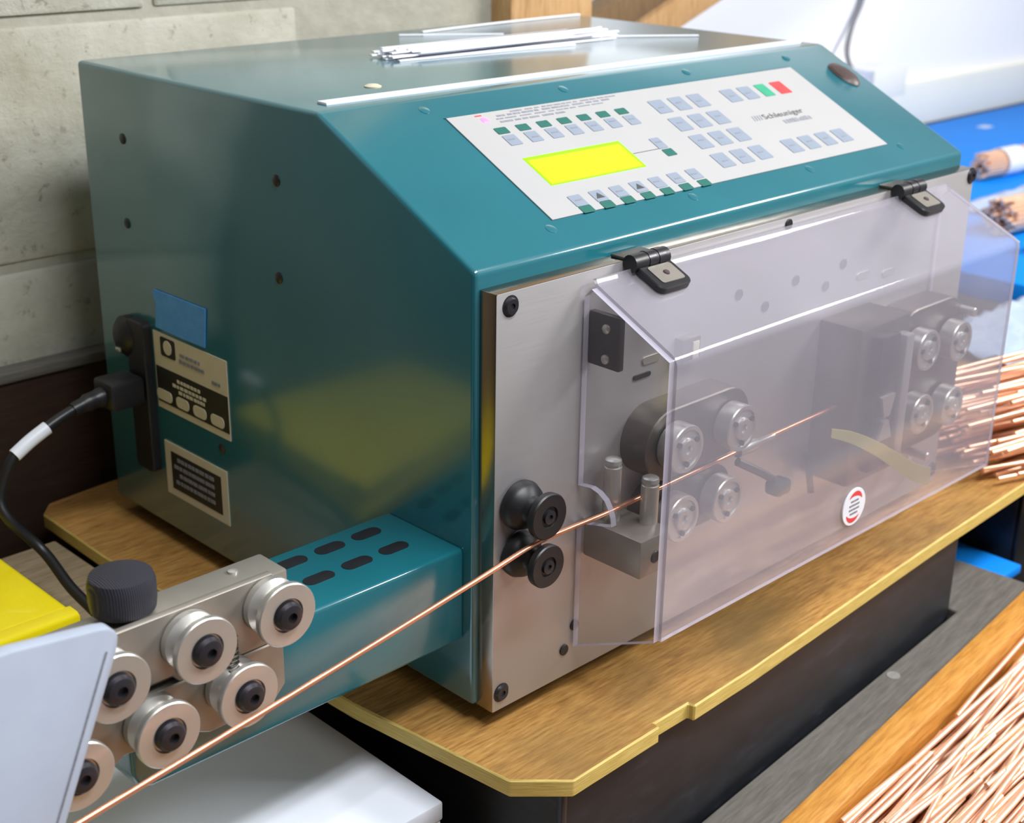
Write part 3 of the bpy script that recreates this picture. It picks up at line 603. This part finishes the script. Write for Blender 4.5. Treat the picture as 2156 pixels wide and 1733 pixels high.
y0, y1 = yb_(.026, .27); obj('tray_bottom', box(B(), -.34, .94, y0, y1, -.075, -.060, .001), traywood, ty)
y0, y1 = yb_(.27, .295); obj('front_board', box(B(), -.34, .94, y0, y1, -.075, .0, .002), traywood, ty)
y0, y1 = yb_(.026, .27); obj('end_board', box(B(), -.34, -.315, y0, y1, -.060, .0, .002), traywood, ty); obj('end_board', box(B(), .915, .94, y0, y1, -.060, .0, .002), traywood, ty)
rods = []
for k in range(6):
    L = .26+.03*k; bm = B(); bend = random.uniform(-.006, .006)
    tube(bm, [(-L/2+L*i/6, bend*math.sin(PI*i/6)+random.uniform(-.0006, .0006), random.uniform(-.0005, .0005)) for i in range(7)], .0023, 7)
    me = tomesh(bm, 'copper_rod', 60); me.materials.append(copper if k % 2 else coppero); rods.append(me)
GR = 'cut copper wires in the wooden tray'
random.seed(11)
def rod(mat_rot, pos, me, label, cat, group):
    o = bpy.data.objects.new('copper_rod', me); COL.objects.link(o); o.rotation_euler = mat_rot.to_euler(); o.location = pos
    return tag(o, label, cat, group)
for k in range(192):
    lay = k//48; q = k % 48
    yy = .030+.0048*q+random.uniform(-.002, .002); xx = random.choice((.13, .26, .40, .47))+random.uniform(-.06, .06)
    zz = -.034+.0068*lay+.012*math.sin(PI*min(1, yy/.30))+random.uniform(-.0015, .0015)
    R2 = Rm @ Matrix.Rotation(random.gauss(0, .055)-.03*sgn, 3, 'Z') @ Matrix.Rotation(random.gauss(0, .012), 3, 'Y')
    ex = R2 @ Vector((.2, 0, 0)); lim = max(0, .0285+abs((Rm.transposed() @ ex).y)-yy)
    rod(R2, TO+Rm @ Vector((xx, sgn*(yy+lim), zz)), rods[k % 6], 'cut copper wire lying in the wooden tray', 'wire', GR)
# packed wires underneath, too many to tell apart
bm = B()
for k in range(260):
    yy = .032+.0011*k+random.uniform(-.001, .001); z_ = -.040+random.uniform(-.008, .008)
    if yy > .265: continue
    for x0 in (-.06, .24):
        p = Vector((x0, sgn*yy, z_)); q = Vector((x0+.33, sgn*(min(.267, max(.03, yy+random.uniform(-.02, .02)))), z_+random.uniform(-.004, .004)))
        tube(bm, [p, q], .0014, 5)
sf = obj('packed_wires', bm, coppero, None, smooth=60); sf.rotation_euler = Rm.to_euler(); sf.location = TO
tag(sf, 'packed lower layer of copper wires filling the wooden tray', 'wires', None, 'stuff')
ct = thing('plastic_tie', 'clear looped plastic tie on the copper wires at the bottom edge', 'tie', TO+Rm @ Vector((.415, sgn*.052, .004)))
obj('loop', tube(B(), [(.010*math.cos(a_), .006*math.sin(a_), .003*math.sin(2*a_)) for a_ in [2*PI*k/20 for k in range(21)]], .0014, 8), whitep, ct)
obj('tail', tube(B(), [(.008, -.002, 0), (.018, -.008, .003), (.024, -.012, .002)], .0012, 8), whitep, ct)

# ------------------------------------------------------------------ pile of wires on the right end of the board
GP = 'cut copper wires piled on the plywood board'
random.seed(5)
Z0 = -.015
for k in range(108):
    ring_ = random.random()**.5; a_ = random.uniform(0, PI)
    yy = .045+.085*ring_*math.cos(a_); zz = Z0+.003+.088*ring_*math.sin(a_)
    st_ = .612+random.uniform(0, .05)+.05*abs(yy-.02)
    L = .26+.03*(k % 6); rz = -.24+random.gauss(0, .05)
    R2 = Matrix.Rotation(rz, 3, 'Z') @ Matrix.Rotation(random.gauss(.0, .015), 3, 'Y')
    pos = Vector((st_, yy, zz))+R2 @ Vector((L/2+.02, 0, 0)); pos.y = max(-.03, pos.y)if False else pos.y
    rod(R2, pos, rods[(k*2) % 6 if k % 4 else (k % 6)], 'cut copper wire in the pile on the plywood board right of the machine', 'wire', GP)
# pale blue film on the board and the blue table beyond
fl = thing('plastic_film', 'pale blue crumpled plastic film on the board behind the wire pile', 'film', (1.10, .175, -.015))
bm = B(); n = 14; vs = [[bm.verts.new((-.14+.28*i/n, -.055+.12*j/n, .004+.010*abs(math.sin(i*1.3+j*.7))+.006*random.random())) for j in range(n+1)] for i in range(n+1)]
for i in range(n):
    for j in range(n): bm.faces.new((vs[i][j], vs[i+1][j], vs[i+1][j+1], vs[i][j+1]))
fo = obj('film_sheet', bm, palebl, fl, smooth=60); sm = fo.modifiers.new('thick', 'SOLIDIFY'); sm.thickness = .0015
obj('film_fold', tube(B(), spline([(-.13, -.05, .006), (-.04, -.056, .010), (.06, -.05, .008), (.13, -.052, .007)], 5), .005, 8), palebl, fl)
fs_ = thing('plastic_sheet', 'pale blue plastic sheet lying between the wire bundles on the blue table', 'sheet', (1.78, .53, .0))
bm = B(); n = 12; vs = [[bm.verts.new((-.17+.36*i/n, -.05+.085*j/n, .003+.004*abs(math.sin(i*1.1+j*.9))+.002*random.random())) for j in range(n+1)] for i in range(n+1)]
for i in range(n):
    for j in range(n): bm.faces.new((vs[i][j], vs[i+1][j], vs[i+1][j+1], vs[i][j+1]))
fo2 = obj('sheet_surface', bm, palebl, fs_, smooth=60); sm2 = fo2.modifiers.new('thick', 'SOLIDIFY'); sm2.thickness = .0015
obj('sheet_hem', tube(B(), spline([(-.165, -.052, .004), (-.05, -.053, .005), (.08, -.052, .004), (.18, -.053, .005)], 5), .0035, 8), palebl, fs_)
bt = thing('blue_table', 'bright blue table top behind the right end of the machine', 'table', (0, 0, -1.0))
obj('table_top', box(B(), 1.275, 3.4, .26, 1.03, .965, 1.0, .004), bluem, bt)
lg_ = tomesh(box(B(), -.025, .025, -.025, .025, 0, .965, .002), 'leg')
for x in (1.95, 3.3):
    for y in (.36, .95): obj('leg', lg_, greywood, bt, (x, y, 0))
lb = thing('blue_crate', 'blue plastic crate low down beyond the grey plank', 'crate', (0, 0, ZB))
obj('body', box(B(), .657, .712, -.036, .034, 0, .135, .004), bluem, lb)
obj('rim', box(B(), .653, .716, -.040, .038, .127, .137, .002), bluem, lb)
bs = obj('blue_scrap', prism(B(), rrect(-.02, .02, -.012, .012, .006), 'z', 0, .001), palebl, None, (2.39, .93, .0)); tag(bs, 'small pale scrap on the blue table', 'scrap')
def bundle(label, loc, rz, R, L, n, tie):
    b_ = thing('copper_bundle', label, 'wire bundle', loc, (0, 0, rz), 'tied copper wire bundles on the blue table')
    me = tomesh(tube(B(), [(0, 0, 0), (L/2, .001, 0), (L, 0, 0)], .0034, 7), 'wire', 60); me.materials.append(copper)
    k = 0; rr_ = R
    while rr_ > .002 and k < n:
        m = max(1, int(2*PI*rr_/.0068))
        for i in range(m):
            a_ = 2*PI*i/m+rr_*50
            obj('wire', me, None, b_, (random.uniform(-.012, .012), rr_*math.cos(a_), R+.0036+rr_*math.sin(a_))); k += 1
        rr_ -= .0066
    if tie is not None:
        pr_ = [(R+.0040, tie-.028), (R+.0056, tie-.028), (R+.0056, tie+.028), (R+.0040, tie+.028), (R+.0040, tie-.028)]
        obj('paper_band', lathe(B(), pr_, 'x', (0, 0, R+.0036), 28), whitep, b_)
bundle('copper wire bundle with a white band on the blue table', (1.86, .655, .0022), -.10, .021, .62, 60, .085)
bundle('dark-ended copper wire bundle nearest the front of the blue table', (1.50, .425, .0022), -.12, .026, .45, 80, None)
bundle('flat copper wire bundle along the front edge of the blue table', (1.44, .325, .0022), -.12, .014, .5, 40, None)

# ------------------------------------------------------------------ white outlet box with its cord on the far wall
ob = thing('outlet_box', 'white outlet box on the white wall behind the machine', 'box', (2.02, 1.06, .10))
obj('body', box(B(), -.06, .06, -.10, -.001, 0, .056, .003), whitep, ob)
obj('cover_plate', box(B(), -.062, .062, -.104, -.0995, -.002, .058, .001), trimw, ob)
gc = thing('wall_cord', 'thin grey cord running up the white wall from the outlet box', 'cord', (0, 0, 0))
obj('cable', tube(B(), spline([(1.955, 1.01, .154), (1.958, 1.025, .19), (2.00, 1.045, .235), (2.035, 1.05, .285), (2.05, 1.052, .36), (2.06, 1.053, .7)], 7), .0055, 10), cordg, gc)
obj('cord_clip', box(B(), 2.045, 2.065, 1.045, 1.0605, .40, .41, .001), whitep, gc)
